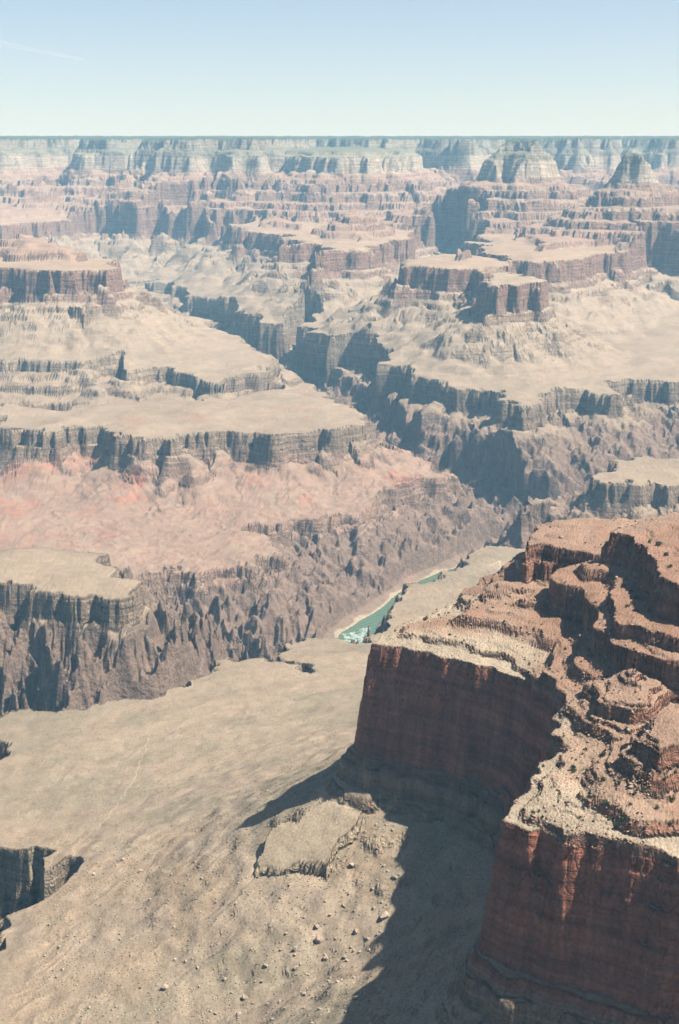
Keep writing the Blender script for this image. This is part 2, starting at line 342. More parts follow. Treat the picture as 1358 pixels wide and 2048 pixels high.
mesa('butte_cap', [(-60, 915), (0, 885), (12, 875), (90, 852)], lim=out_pen, tag='butte_flat')
mesa('mesa_redwall_left', RED(880, 200, 1100), gully=(15, 110, 60, 170, 2.6), tag='mesa_banded', flute=(8, 80), lim=out_pen, bury=(80, 900, 60))
mesa('supai_left', [(-200, 940), (0, 925), (12, 895), (60, 885), (70, 860), (120, 845)], lim=out_pen, tag='mesa_banded')
mesa('supai_left_top', [(-200, 990), (0, 968), (14, 935), (60, 925)], lim=out_pen, tag='mesa_banded')
SUPAI = [(0, 1225), (190, 1130), (205, 1085), (330, 1062), (342, 1022), (470, 1000), (482, 962), (620, 938), (632, 900), (900, 850), (1300, 842), (4000, 842)]
red_pen = lambda sl: 10.0 * np.maximum(0, RED_D[sl])
def upper(rim, k=1.0):                   # limestone cap, white cliff, red slopes, stepped ledges
    return rim + [(rim[-1][0] + a * k, b) for a, b in SUPAI[1:]]
mesa('temple', upper([(-170, 1505), (-140, 1470), (-110, 1420), (-50, 1372), (-20, 1335), (0, 1290), (45, 1205)], .95), flute=(7, 90), gully=(22, 190, 70, 300), tag='butte_domed', lim=red_pen)
mesa('tower', upper([(-34, 1425), (-20, 1405), (0, 1350), (16, 1300), (80, 1225)], .95), flute=(4, 50), gully=(20, 170, 70, 300), tag='butte_tower', lim=red_pen)
mesa('far_platform', upper([(-500, 1420), (-140, 1395), (0, 1345), (22, 1240)], 1.0), flute=(9, 130), gully=(40, 260, 40, 300), tag='rim_wall', lim=red_pen)
mesa('far_rim', upper([(-3000, 1512), (0, 1500), (26, 1425), (120, 1350), (145, 1235)], 1.15), flute=(3, 190), gully=(100, 560, 60, 500), tag='rim_wall', amp=.12, lim=red_pen)
Zfar_done = True

# ------------------------------------------------------------------ the near promontory
near = dict(lim=out_pen, tag='promontory', amp=.018)
PROM_D = np.full(X.shape, 1e4, np.float32)
r_ = mesa('promontory', [(-160, 890), (-26, 850), (-9, 843), (0, 840), (1.5, 829), (3, 827), (6, 800), (8, 797.5), (11, 768), (13, 765), (17, 734), (20, 708), (28, 702), (31, 690), (34, 687), (38, 664), (48, 652), (150, 588), (300, 512), (480, 462), (700, 432), (1300, 380)], flute=(.25, 15), lmin=18, **near)
PROM_D[r_[0]] = r_[1]
near['lim'] = lambda sl: 6.0 * np.maximum(0, PROM_D[sl] + 3)
mesa('ledge_rim', [(-30, 855), (0, 853), (2.5, 846), (12, 842)], **near)
mesa('ledge_low', [(-30, 880), (0, 876), (3, 868), (10, 864), (13, 858), (40, 846)], **near)
mesa('supai_one', [(-120, 948), (-20, 933), (0, 930), (3, 915), (7, 911), (11, 893), (20, 888), (100, 846)], flute=(.8, 12), **near)
mesa('supai_two', [(-200, 1010), (-20, 978), (0, 975), (3, 960), (6, 957), (9, 940), (16, 935), (70, 915)], flute=(.8, 12), **near)
mesa('mound_one', [(-30, 905), (0, 898), (3, 890), (8, 888), (11, 880), (20, 877), (22, 871), (80, 845)], **near)
mesa('mound_two', [(-60, 922), (0, 905), (3, 894), (10, 890), (13, 882), (26, 877), (29, 870), (110, 842)], **near)
STEPW = np.zeros_like(Z)
r_ = sdf(form('step_block', 6, .06), 40)
if r_:
    sl, d, s = r_
    STEPW[sl] = sstep(14, -2, d); ID[sl][d < 2] = nid('step_block')
    A_ = np.array([(-104, 1602, 1), (-18, 1566, 1), (-15, 1669, 1), (-88, 1659, 1)], float)
    pc_ = np.linalg.lstsq(A_, np.array([577.0, 592, 643, 604]), rcond=None)[0]
    pl_ = (pc_[0] * X[sl] + pc_[1] * Y[sl] + pc_[2] + 5).astype(np.float32)
    w_ = sstep(1.2, -1.2, d)
    Z[sl] = Z[sl] * (1 - w_) + w_ * pl_ - 3 * sstep(22, 0, d) * (1 - w_)

# ------------------------------------------------------------------ weathering: beds, crags, small relief
edges_h = [0.0]; edges_o = [0.0]
hh = 330.0
edges_h = [-200.0, hh]; edges_o = [-200.0, hh]
r_b = random.Random(11)
while hh < 1500:
    if hh < 420: th, al = r_b.uniform(9, 18), .8
    elif hh < 600: th, al = r_b.uniform(14, 34), .55
    elif hh < 840: th, al = r_b.uniform(14, 30), .6
    elif hh < 1140: th, al = r_b.uniform(9, 30), .92
    else: th, al = r_b.uniform(14, 40), .6
    for u, o in ((.5, .22), (.68, .88), (1, 1)):
        edges_h.append(hh + th * u); edges_o.append(hh + th * (u + al * (o - u)))
    hh += th
edges_h.append(3000.0); edges_o.append(3000.0)
HW = Z + 3.0 * samp(WB, X / 1500, Y / 1500)
far_i = [-200.0, 330.0]; far_o = [-200.0, 330.0]; hh = 330.0
while hh < 1500:
    th, al = (r_b.uniform(34, 62), .95) if 840 < hh < 1140 else (r_b.uniform(28, 50), .6)
    for u, o in ((.62, .2), (.74, .92), (1, 1)):
        far_i.append(hh + th * u); far_o.append(hh + th * (u + al * (o - u)))
    hh += th
far_i.append(3000.0); far_o.append(3000.0)
wf = sstep(4300, 6200, RRg)
TZ = ((np.interp(HW, edges_h, edges_o) - HW) * (1 - wf) + (np.interp(HW, far_i, far_o) - HW) * wf).astype(np.float32)
redzone = (ID == nid('bench_red')) | (ID == nid('cliff_left'))
TZ2 = np.interp(Z + 6, np.arange(-100, 1600, 1.0), np.cumsum(.35 + .65 * 2 * (np.sin(np.arange(-100, 1600) / 2.4) > .3)) - 100) * 0
tw = np.ones_like(Z)
tw *= 1 - .8 * sstep(415, 430, Z) * sstep(660, 640, Z)
tw *= np.where((BENCH_D < -6) & (Z < 640), .22, 1)
Z = Z + TZ * tw
fe_i = [0.0]; fe_o = [0.0]; hh = 0.0
while hh < 1600:
    th = r_b.uniform(2.5, 6.5)
    for u, o in ((.55, .16), (.7, .9), (1, 1)):
        fe_i.append(hh + th * u); fe_o.append(hh + th * (u + .75 * (o - u)))
    hh += th
HF = Z + .8 * samp(WB, X / 260, Y / 260)
pm = (ID == nid('promontory')) & (Z > 846)
patch = sstep(-.5, .7, samp(FB2, X / 260, Y / 260))
Z = Z + np.where(pm, (np.interp(HF, fe_i, fe_o) - HF) * (.6 + .4 * patch), 0).astype(np.float32)
# crags in the dark schist of the inner gorge
below = sstep(345, 290, Z) * sstep(-5, 30, Z)
hard = np.where(redzone & (Z > 150), .18, 1.0).astype(np.float32)
wq = .05 * samp(FB, X / 1300, Y / 1300 + .2)
cr = samp(RG, (X + .5 * Y) / 1500 + wq, (Y - .5 * X) / 1500 + wq)
cr2 = samp(RG, X / 420 + .2 + wq, Y / 420)
cr3 = samp(RG, (X + .25 * Y) / 560 + .5 * wq, (Y - .25 * X) / 1700) * sstep(4400, 3900, RRg)
Z = Z + below * hard * ((10 + 5 * sstep(4300, 3600, RRg)) * cr * sstep(2000, 3000, RRg) + 24 * cr3 + 3.6 * cr2 + 5 * samp(FB, X / 300, Y / 300))
channel(RIVER, 31, -8, -8, .5, 50, X, Y, True)
# rills running down the foreground slope
tal = ((ID == nid('promontory')) & (Z < 650)) | ((ID == nid('bench_near')) & (RRg < 2400))
rq = samp(RG, (X * .93 + Y * .36) / 1700 + .03 * samp(WB, X / 500, Y / 500), (Y * .93 - X * .36) / 260 + .08 * samp(WB2, X / 700, Y / 700))
Z = Z + np.where(tal & (Z > 395), .4 * rq * sstep(395, 440, Z), 0).astype(np.float32)
# small relief everywhere
Z = Z + .45 * samp(FB, X / 200, Y / 200) * (1 - wmid) + 2.0 * samp(FB, X / 1300 + .4, Y / 1300) * wmid
Z = Z + 7 * samp(WB2, X / 2600, Y / 2600) * sstep(4300, 5200, RRg) * sstep(20, -120, BENCH_D) * sstep(640, 560, Z)
Z = Z + np.where(Z > 1488, 5 * np.abs(samp(FINE, X / 900, Y / 900)), 0).astype(np.float32)
rough = np.where((ID == nid('promontory')) & (Z > 835), .26, .10).astype(np.float32)
Z = Z + rough * samp(FINE, X / 90, Y / 90) * (1 - wmid) + .45 * samp(FINE, X / 420, Y / 420) * wmid
r_ = None

# ------------------------------------------------------------------ re-sample each ray where the ground is steep
ZW = Z + dip(Y)
dz = np.abs(np.diff(ZW, axis=1)) / rr[None, 1:]
dlv = np.diff(lr)[None, :]
wgt = np.minimum(np.sqrt(dz ** 2 + (0.5 * dlv) ** 2) + .25 * dlv, 6 * dlv)
def blur0(a, n):
    k = np.exp(-.5 * (np.arange(-2 * n, 2 * n + 1) / n) ** 2); k /= k.sum()
    p = np.pad(a, ((2 * n, 2 * n), (0, 0)), mode='edge')
    out = np.zeros_like(a)
    for i, w in enumerate(k): out += w * p[i:i + a.shape[0]]
    return out
wgt = blur0(wgt.astype(np.float32), 40)
cum = np.concatenate([np.zeros((NA, 1)), np.cumsum(wgt, 1)], 1)
cum /= cum[:, -1:]
tt = np.linspace(0, 1, NR)
jf = np.stack([np.interp(tt, cum[i], np.arange(NF)) for i in range(NA)])
j0 = np.minimum(jf.astype(np.int32), NF - 2); fr = (jf - j0).astype(np.float32)
ai = np.arange(NA)[:, None]
def rs(a): return a[ai, j0] * (1 - fr) + a[ai, j0 + 1] * fr
Vx = rs(X); Vy = rs(Y); Vz = rs(ZW); Vh = rs(Z)
Vid = ID[ai, np.where(fr < .5, j0, j0 + 1)]
Vr = np.hypot(Vx, Vy)
P3 = np.stack([Vx, Vy, Vz], -1)
ga = np.gradient(P3, axis=0); gr = np.gradient(P3, axis=1)
Nn = np.cross(gr, ga); Nn /= np.linalg.norm(Nn, axis=-1, keepdims=True) + 1e-9
Nn *= np.sign(Nn[..., 2:3] + 1e-9)

# ------------------------------------------------------------------ what each bed is made of, and where other ground covers it
steep = 1 - np.clip(Nn[..., 2], 0, 1)                       # 0 flat .. 1 vertical
def C(r, g, b): return (r, g, b)
KEY = [(-50, C(.235, .18, .15)), (290, C(.235, .18, .15)), (335, C(.29, .22, .165)), (400, C(.32, .245, .18)), (412, C(.36, .29, .212)),
       (520, C(.365, .295, .218)), (600, C(.36, .28, .195)), (680, C(.33, .24, .175)), (705, C(.33, .215, .165)), (832, C(.32, .20, .15)),
       (850, C(.33, .225, .165)), (950, C(.32, .21, .155)), (1120, C(.33, .22, .165)), (1210, C(.35, .235, .175)), (1228, C(.50, .42, .32)),
       (1335, C(.50, .43, .33)), (1350, C(.27, .25, .19)), (1430, C(.36, .32, .25)), (1490, C(.30, .27, .21)), (1502, C(.06, .075, .05)), (1700, C(.06, .075, .05))]
SOIL = [(-50, C(.30, .235, .18)), (150, C(.32, .24, .185)), (330, C(.33, .255, .185)), (405, C(.35, .275, .20)), (480, C(.36, .285, .21)), (600, C(.375, .30, .222)), (700, C(.375, .30, .222)),
        (830, C(.40, .32, .235)), (850, C(.40, .30, .215)), (885, C(.37, .255, .19)), (1000, C(.37, .265, .20)), (1100, C(.37, .275, .21)), (1200, C(.36, .25, .185)), (1240, C(.42, .35, .26)), (1345, C(.33, .30, .22)),
        (1420, C(.17, .175, .12)), (1480, C(.09, .105, .065)), (1700, C(.06, .075, .05))]
n_big = samp(FB, Vx / 2600, Vy / 2600 + .2); n_mid = samp(FB2, Vx / 800, Vy / 800)
isr = lambda *n: np.isin(Vid, [NAMES.index(k) for k in n if k in NAMES])
tint = np.zeros(Vx.shape + (4,), np.float32)
def lay(c, w):
    """cover what is there with colour c, weight w"""
    w = np.clip(w, 0, 1).astype(np.float32)
    a = tint[..., 3]; na = w + a * (1 - w)
    for i in range(3):
        tint[..., i] = np.where(na > 1e-4, (c[i] * w + tint[..., i] * a * (1 - w)) / np.maximum(na, 1e-4), 0)
    tint[..., 3] = na
cl = sstep(.24, .42, steep)
sch = sstep(330, 285, Vh) * sstep(2200, 2500, Vr) * np.where(isr('bench_red', 'cliff_left') & (Vh > 145), 0, 1)
vein = sstep(.4, 1.6, samp(RG, (Vx + Vz * .8) / 900, (Vy * .4 - Vz) / 900))
lay(C(.24, .17, .13), .8 * sch * (1 - .4 * sstep(.3, .05, steep)))
lay(C(.36, .25, .195), .5 * sch * vein)
lay(C(.45, .37, .27), sstep(5, 2.5, Vz + 2 * n_mid) * sstep(2500, 3500, Vr))       # sand by the water
rz = isr('bench_red', 'cliff_left') * sstep(350, 310, Vh) * sstep(140, 160, Vh)
lay(C(.335, .225, .17), .85 * rz)
streak = samp(RG, Vx / 420 + .1 * n_mid, Vy / 2600)
lay(C(.345, .275, .205), .6 * rz * sstep(.0, 1.3, streak))
hot = sstep(.9, 1.9, samp(FB, Vx / 1500 + .05, Vy / 2000 + .41) + .9 * sstep(-650, -1300, Vx) - .5 * streak) * sstep(325, 285, Vh) * sstep(205, 235, Vh) * (.35 + .65 * sstep(-.5, .5, samp(FB2, Vx / 9000, Vh / 130)))
lay(C(.44, .20, .14), .8 * rz * hot * sstep(-1.2, .6, -streak))
lay(C(.37, .235, .17), .5 * isr('cliff_left') * sstep(405, 415, Vh) * sstep(.6, 1.4, samp(FB2, Vx / 1800, Vy / 1800)))
pr = isr('promontory', 'step_block').astype(np.float32)
lay(C(.41, .165, .105), .92 * pr * cl * sstep(690, 705, Vh) * sstep(846, 836, Vh))
lay(C(.36, .17, .11), .7 * pr * cl * sstep(846, 852, Vh))
lay(C(.43, .355, .26), .85 * pr * sstep(832, 838, Vh) * sstep(860, 846, Vh + 5 * n_mid) * (1 - cl))
lay(C(.33, .19, .13), .85 * pr * sstep(852, 868, Vh + 6 * n_mid) * (1 - cl) * (.45 + .55 * sstep(-.6, .8, n_big + n_mid)))
bn = np.clip(isr('bench_near').astype(np.float32) + pr * sstep(660, 640, Vh), 0, 1) * (1 - cl)
wash = samp(RG, (Vx * .8 + Vy * .35) / 900 + .04 * n_mid, (Vy * .8 - Vx * .35) / 340)
lay(C(.28, .238, .172), .75 * bn * sstep(-.1, 1.3, n_big + .6 * n_mid + .35 * wash))
lay(C(.40, .30, .21), .75 * bn * sstep(.1, 1.2, -n_big + .5 * n_mid) * sstep(2200, 1800, Vr))
lay(C(.42, .36, .26), .45 * bn * sstep(1.0, 1.9, wash) * sstep(2600, 1900, Vr))
lay(C(.30, .19, .135), .8 * pr * (1 - cl) * sstep(655, 668, Vh) * sstep(735, 715, Vh))
STEP_COL = (.45, .365, .26)
lay(STEP_COL, .75 * rs(STEPW))
veg = np.clip(sstep(.45, .2, steep) * np.where(Vh > 330, 1, .2) * (.6 + .4 * n_mid), 0, 1).astype(np.float32)
crag = np.clip(np.maximum(sch, cl), 0, 1).astype(np.float32)
schist = np.clip(sch, 0, 1).astype(np.float32)

# ------------------------------------------------------------------ materials
def nd(nt, t, x=0, **kw):
    n = nt.nodes.new(t)
    for k, v in kw.items(): setattr(n, k, v)
    return n
ALB = .47                                                    # all rock and soil reflectances are set relative to this
def rock_material(name):
    m = bpy.data.materials.new(name); m.use_nodes = True
    nt = m.node_tree; nt.nodes.clear(); ln = nt.links.new
    out = nd(nt, 'ShaderNodeOutputMaterial'); bs = nd(nt, 'ShaderNodeBsdfPrincipled')
    bs.inputs['Roughness'].default_value = .95; bs.inputs['Specular IOR Level'].default_value = .05
    ln(bs.outputs[0], out.inputs[0])
    geo = nd(nt, 'ShaderNodeNewGeometry')
    def sock(n, v):
        return v
    def put(inp, v):
        if isinstance(v, (int, float)): inp.default_value = v
        else: ln(v, inp)
    def math_(op, a, b=None, c=None):
        n = nd(nt, 'ShaderNodeMath', operation=op); put(n.inputs[0], a)
        if b is not None: put(n.inputs[1], b)
        if c is not None: put(n.inputs[2], c)
        return n.outputs[0]
    def rng_(v, a, b, c, d):
        n = nd(nt, 'ShaderNodeMapRange'); put(n.inputs[0], v)
        for i, k in enumerate((a, b, c, d)): n.inputs[i + 1].default_value = k
        return n.outputs[0]
    def noise(scale, detail=4, rough=.6, vec=None):
        n = nd(nt, 'ShaderNodeTexNoise'); n.inputs['Scale'].default_value = scale
        n.inputs['Detail'].default_value = detail; n.inputs['Roughness'].default_value = rough
        ln(vec or geo.outputs['Position'], n.inputs['Vector']); return n.outputs[0]
    def mixc(f, a, b):
        n = nd(nt, 'ShaderNodeMix', data_type='RGBA'); put(n.inputs[0], f)
        for i, v in ((6, a), (7, b)):
            if isinstance(v, tuple): n.inputs[i].default_value = v + (1,)
            else: ln(v, n.inputs[i])
        return n.outputs[2]
    sx = nd(nt, 'ShaderNodeSeparateXYZ'); ln(geo.outputs['Position'], sx.inputs[0])
    strat = math_('SUBTRACT', sx.outputs[2], math_('MULTIPLY', math_('MAXIMUM', math_('SUBTRACT', sx.outputs[1], 4000.0), 0.0), 0.022))
    wob = noise(.012, 4, .6)
    h = math_('ADD', strat, rng_(wob, .2, .8, -5, 5))
    hn = rng_(h, -50, 1700, 0, 1)
    def ramp(keys):
        r = nd(nt, 'ShaderNodeValToRGB'); cr = r.color_ramp
        while len(cr.elements) < len(keys): cr.elements.new(.5)
        for e, (k, c) in zip(cr.elements, keys):
            e.position = (k + 50) / 1750
        for e, (k, c) in zip(cr.elements, keys):
            e.color = c + (1,)
        ln(hn, r.inputs[0]); return r.outputs[0]
    cliff = ramp(KEY); soil = ramp(SOIL)
    # thin beds: noise squeezed along the horizontal
    cv = nd(nt, 'ShaderNodeCombineXYZ')
    ln(math_('MULTIPLY', sx.outputs[0], .0035), cv.inputs[0]); ln(math_('MULTIPLY', sx.outputs[1], .0035), cv.inputs[1]); ln(math_('MULTIPLY', strat, .11), cv.inputs[2])
    beds = noise(1.0, 5, .65, cv.outputs[0])
    cv2 = nd(nt, 'ShaderNodeCombineXYZ')                       # stains running down the faces
    ln(math_('MULTIPLY', sx.outputs[0], .11), cv2.inputs[0]); ln(math_('MULTIPLY', sx.outputs[1], .11), cv2.inputs[1]); ln(math_('MULTIPLY', strat, .012), cv2.inputs[2])
    stain = noise(1.0, 4, .6, cv2.outputs[0])
    at = nd(nt, 'ShaderNodeAttribute', attribute_name='tint')
    av = nd(nt, 'ShaderNodeAttribute', attribute_name='veg')
    ac = nd(nt, 'ShaderNodeAttribute', attribute_name='crag')
    asc = nd(nt, 'ShaderNodeAttribute', attribute_name='schist')
    notsch = math_('SUBTRACT', 1.0, asc.outputs['Fac'])
    nz = nd(nt, 'ShaderNodeSeparateXYZ'); ln(geo.outputs['Normal'], nz.inputs[0])
    steepf = rng_(math_('ADD', nz.outputs[2], rng_(noise(.05, 3), .3, .7, -.06, .06)), .78, .58, 0, 1)
    base = mixc(steepf, soil, cliff)
    base = mixc(at.outputs['Alpha'], base, at.outputs['Color'])
    k = rng_(beds, .3, .7, .6, 1.4)
    k = math_('ADD', math_('MULTIPLY', math_('SUBTRACT', k, 1.0), math_('MULTIPLY', rng_(steepf, 0, 1, .35, 1.0), rng_(notsch, 0, 1, .15, 1.0))), 1.0)
    k2 = math_('ADD', math_('MULTIPLY', math_('SUBTRACT', rng_(stain, .3, .7, .72, 1.25), 1.0), steepf), 1.0)
    cv3 = nd(nt, 'ShaderNodeCombineXYZ')                       # joints in the faces
    ln(math_('MULTIPLY', sx.outputs[0], .075), cv3.inputs[0]); ln(math_('MULTIPLY', sx.outputs[1], .075), cv3.inputs[1]); ln(math_('MULTIPLY', strat, .034), cv3.inputs[2])
    vj = nd(nt, 'ShaderNodeTexVoronoi', feature='DISTANCE_TO_EDGE'); vj.inputs['Scale'].default_value = 1.0
    wv = nd(nt, 'ShaderNodeVectorMath', operation='ADD'); ln(cv3.outputs[0], wv.inputs[0])
    wsc = nd(nt, 'ShaderNodeVectorMath', operation='SCALE'); wsc.inputs['Scale'].default_value = .5
    nw = nd(nt, 'ShaderNodeTexNoise'); nw.inputs['Scale'].default_value = 2.2; ln(cv3.outputs[0], nw.inputs['Vector']); ln(nw.outputs['Color'], wsc.inputs[0]); ln(wsc.outputs[0], wv.inputs[1])
    ln(wv.outputs[0], vj.inputs['Vector'])
    joint = rng_(vj.outputs['Distance'], 0, .07, 0, 1)
    k3 = rng_(noise(.3, 6, .75), .25, .75, .55, 1.45)
    k4 = rng_(noise(.03, 4, .6), .3, .7, .88, 1.12)
    tot = math_('MULTIPLY', math_('MULTIPLY', k, k2), math_('MULTIPLY', math_('MULTIPLY', k3, k4), ALB))
    sc = nd(nt, 'ShaderNodeVectorMath', operation='SCALE'); ln(base, sc.inputs[0]); ln(tot, sc.inputs['Scale'])
    cur = sc.outputs[0]
    # low scrub: small dark dots
    def dots(cur, scale, thr, r0, r1, colr, amt):
        vo = nd(nt, 'ShaderNodeTexVoronoi'); vo.inputs['Scale'].default_value = scale; ln(geo.outputs['Position'], vo.inputs['Vector'])
        sp = nd(nt, 'ShaderNodeSeparateColor'); ln(vo.outputs['Color'], sp.inputs[0])
        f = math_('MULTIPLY', rng_(vo.outputs['Distance'], r0, r1, 0, amt), math_('GREATER_THAN', sp.outputs[0], thr))
        return mixc(math_('MULTIPLY', f, av.outputs['Fac']), cur, colr)
    cur = dots(cur, .30, .4, .40, .22, (.11, .105, .062), .8)
    cur = dots(cur, .11, .8, .26, .16, (.075, .08, .045), .8)
    ln(cur, bs.inputs['Base Color'])
    b1 = nd(nt, 'ShaderNodeBump'); b1.inputs['Strength'].default_value = 1.0; b1.inputs['Distance'].default_value = 1.0
    hgt = math_('ADD', math_('MULTIPLY', noise(.3, 6, .7), rng_(ac.outputs['Fac'], 0, 1, .16, 1.3)),
                math_('ADD', math_('MULTIPLY', math_('MULTIPLY', noise(.035, 5, .65), 16.0), ac.outputs['Fac']),
                      math_('MULTIPLY', math_('ADD', math_('MULTIPLY', beds, 7.0), math_('MULTIPLY', joint, 1.6)), math_('MULTIPLY', steepf, rng_(notsch, 0, 1, .3, 1)))))
    ln(hgt, b1.inputs['Height']); ln(b1.outputs[0], bs.inputs['Normal'])
    return m
ROCK = rock_material('layered_rock')

def plain(name, c, rough=.9, var=.35, scale=.6):
    m = bpy.data.materials.new(name); m.use_nodes = True
    nt = m.node_tree; b = nt.nodes['Principled BSDF']; b.inputs['Roughness'].default_value = rough
    b.inputs['Specular IOR Level'].default_value = .1
    geo = nd(nt, 'ShaderNodeNewGeometry')
    n = nd(nt, 'ShaderNodeTexNoise'); n.inputs['Scale'].default_value = scale; n.inputs['Detail'].default_value = 5
    nt.links.new(geo.outputs['Position'], n.inputs['Vector'])
    mr = nd(nt, 'ShaderNodeMapRange'); mr.inputs[1].default_value = .3; mr.inputs[2].default_value = .7
    mr.inputs[3].default_value = 1 - var; mr.inputs[4].default_value = 1 + var
    nt.links.new(n.outputs[0], mr.inputs[0])
    sc = nd(nt, 'ShaderNodeVectorMath', operation='SCALE'); sc.inputs[0].default_value = tuple(v * .53 for v in c)
    nt.links.new(mr.outputs[0], sc.inputs['Scale']); nt.links.new(sc.outputs[0], b.inputs['Base Color'])
    return m

# ------------------------------------------------------------------ cut the ground into its pieces
Vall = P3.reshape(-1, 3); Nall = Nn.reshape(-1, 3).astype(np.float32)
Tall = tint.reshape(-1, 4); VGall = veg.reshape(-1); CGall = crag.reshape(-1); SCall = schist.reshape(-1)
gi = np.arange(NA * NR, dtype=np.int32).reshape(NA, NR)
quads = np.stack([gi[:-1, :-1], gi[1:, :-1], gi[1:, 1:], gi[:-1, 1:]], -1).reshape(-1, 4)
qid = Vid[:-1, :-1].reshape(-1)
qh = Vh[:-1, :-1].reshape(-1); qst = steep[:-1, :-1].reshape(-1)
def piece(name, sel, parent=None, crisp=False):
    q = quads[sel]
    if not len(q): return None
    used, inv = np.unique(q, return_inverse=True)
    me = bpy.data.meshes.new(name)
    me.vertices.add(len(used)); me.vertices.foreach_set('co', Vall[used].astype(np.float32).ravel())
    n = len(q)
    me.loops.add(n * 4); me.loops.foreach_set('vertex_index', inv.astype(np.int32).ravel())
    me.polygons.add(n)
    me.polygons.foreach_set('loop_start', np.arange(0, n * 4, 4, dtype=np.int32))
    me.polygons.foreach_set('use_smooth', np.full(n, not crisp, bool))
    me.update(calc_edges=True)
    a = me.color_attributes.new('tint', 'FLOAT_COLOR', 'POINT')
    a.data.foreach_set('color', Tall[used].ravel())
    for nm, arr in (('veg', VGall), ('crag', CGall), ('schist', SCall)):
        a = me.attributes.new(nm, 'FLOAT', 'POINT'); a.data.foreach_set('value', arr[used])
    if not crisp: me.normals_split_custom_set_from_vertices(Nall[used])
    me.materials.append(ROCK)
    o = bpy.data.objects.new(name, me); col.objects.link(o)
    if parent: o.parent = parent
    return o
def is_(*n): return np.isin(qid, [NAMES.index(k) for k in n if k in NAMES])
def tag(o, label=None, cat=None, group=None, kind=None):
    if o is None: return o
    if label: o['label'] = label
    if cat: o['category'] = cat
    if group: o['group'] = group
    if kind: o['kind'] = kind
    return o
def empty(name, loc=(0, 0, 0)):
    o = bpy.data.objects.new(name, None); o.location = loc; col.objects.link(o); return o

# ------------------------------------------------------------------ the large structure: terrain first, then each butte, mesa and cliff
tag(piece('gorge', is_('gorge')), kind='structure')
tag(piece('near_bench', is_('bench_near')), kind='structure')
tag(piece('red_bench', is_('bench_red')), kind='structure')
tag(piece('left_bench', is_('bench_left_far')), kind='structure')
tag(piece('right_bench', is_('bench_right_far')), kind='structure')
tag(piece('far_rim', is_('rim_wall')), kind='structure')

qid[is_('butte_domed', 'butte_tower') & (qh < 1095)] = nid('terraces')
tag(piece('red_terraces', is_('terraces')), kind='structure')
def thing(name, ids, bands, label, cat, group=None):
    """one butte, mesa or cliff: an Empty that parents its beds; bands = (part name, lowest height of the bed)"""
    m = is_(*ids)
    if not m.any(): return None
    q = quads[m]
    c = Vall[q[:, 0]]
    root = empty(name, (float(c[:, 0].mean()), float(c[:, 1].mean()), float(c[:, 2].min())))
    tag(root, label, cat, group)
    top = 1e9
    for pn, lo in bands:
        o = piece(pn, m & (qh < top) & (qh >= lo), root, pn in ('upper_cliff', 'stepped_slope'))
        if o: o.matrix_parent_inverse.translation = -root.location
        top = lo
    return root
thing('cliff', ['promontory'], [('upper_cliff', 935), ('stepped_slope', 846), ('cliff_face', 704), ('lower_ledge', 652), ('talus_slope', -999)],
      'red layered cliff headland with dark shaded face at the lower right', 'cliff')
thing('rock_ledge', ['step_block'], [('slab', -999)], 'pale tilted rock ledge with broken front edge left of the cliff shadow', 'rock ledge')
thing('butte', ['butte_flat'], [('cap', 846), ('cliff_band', 690), ('lower_ledge', 620), ('talus_slope', -999)],
      'flat-topped red butte with a shadowed left wall on the pale bench beyond the river', 'butte')
thing('butte', ['butte_domed'], [('summit', 1345), ('white_cliff', 1210), ('red_slope', -999)],
      'broad domed butte with pale cliff crown near the far rim, left of the spire', 'butte')
thing('butte', ['butte_tower'], [('summit', 1225), ('red_slope', -999)],
      'small pointed pale spire butte below the far rim at upper right', 'butte')
thing('mesa', ['mesa_banded'], [('cap', 846), ('cliff_band', 690), ('lower_ledge', 620), ('talus_slope', -999)],
      'banded reddish mesa over tan slopes at the left edge in the middle distance', 'mesa')
thing('mesa', ['mesa_left'], [('top', 396), ('cliff_band', 330), ('gorge_wall', -999)],
      'small tan flat mesa with shadowed front wall above the dark gorge, left edge', 'mesa')
thing('mesa', ['block_right'], [('top', 396), ('cliff_band', 330), ('gorge_wall', -999)],
      'flat tan mesa with dark cliff just above the red headland at the right edge', 'mesa')
thing('mesa', ['block_lower'], [('top', 296), ('cliff_band', 240), ('gorge_wall', -999)],
      'low dark rock bench beside the river, below the right-hand tan mesa', 'mesa')
thing('cliff', ['cliff_left'], [('top', 402), ('cliff_band', 300), ('red_slope', -999)],
      'long dark brown cliff band above the orange-red slopes on the left', 'cliff')
thing('cliff', ['spur_mid'], [('cap', 846), ('cliff_band', 690), ('talus_slope', -999)],
      'jutting red cliff spur left of the flat-topped butte, tan slopes below', 'cliff')
thing('cliff', ['spur_left'], [('cap', 846), ('cliff_band', 690), ('talus_slope', -999)],
      'far red cliff spur at centre, behind and left of the jutting spur', 'cliff')
thing('cliff', ['redwall'], [('cap', 846), ('cliff_band', 690), ('talus_slope', -999)],
      'long red cliff wall behind the flat-topped butte at right', 'cliff')

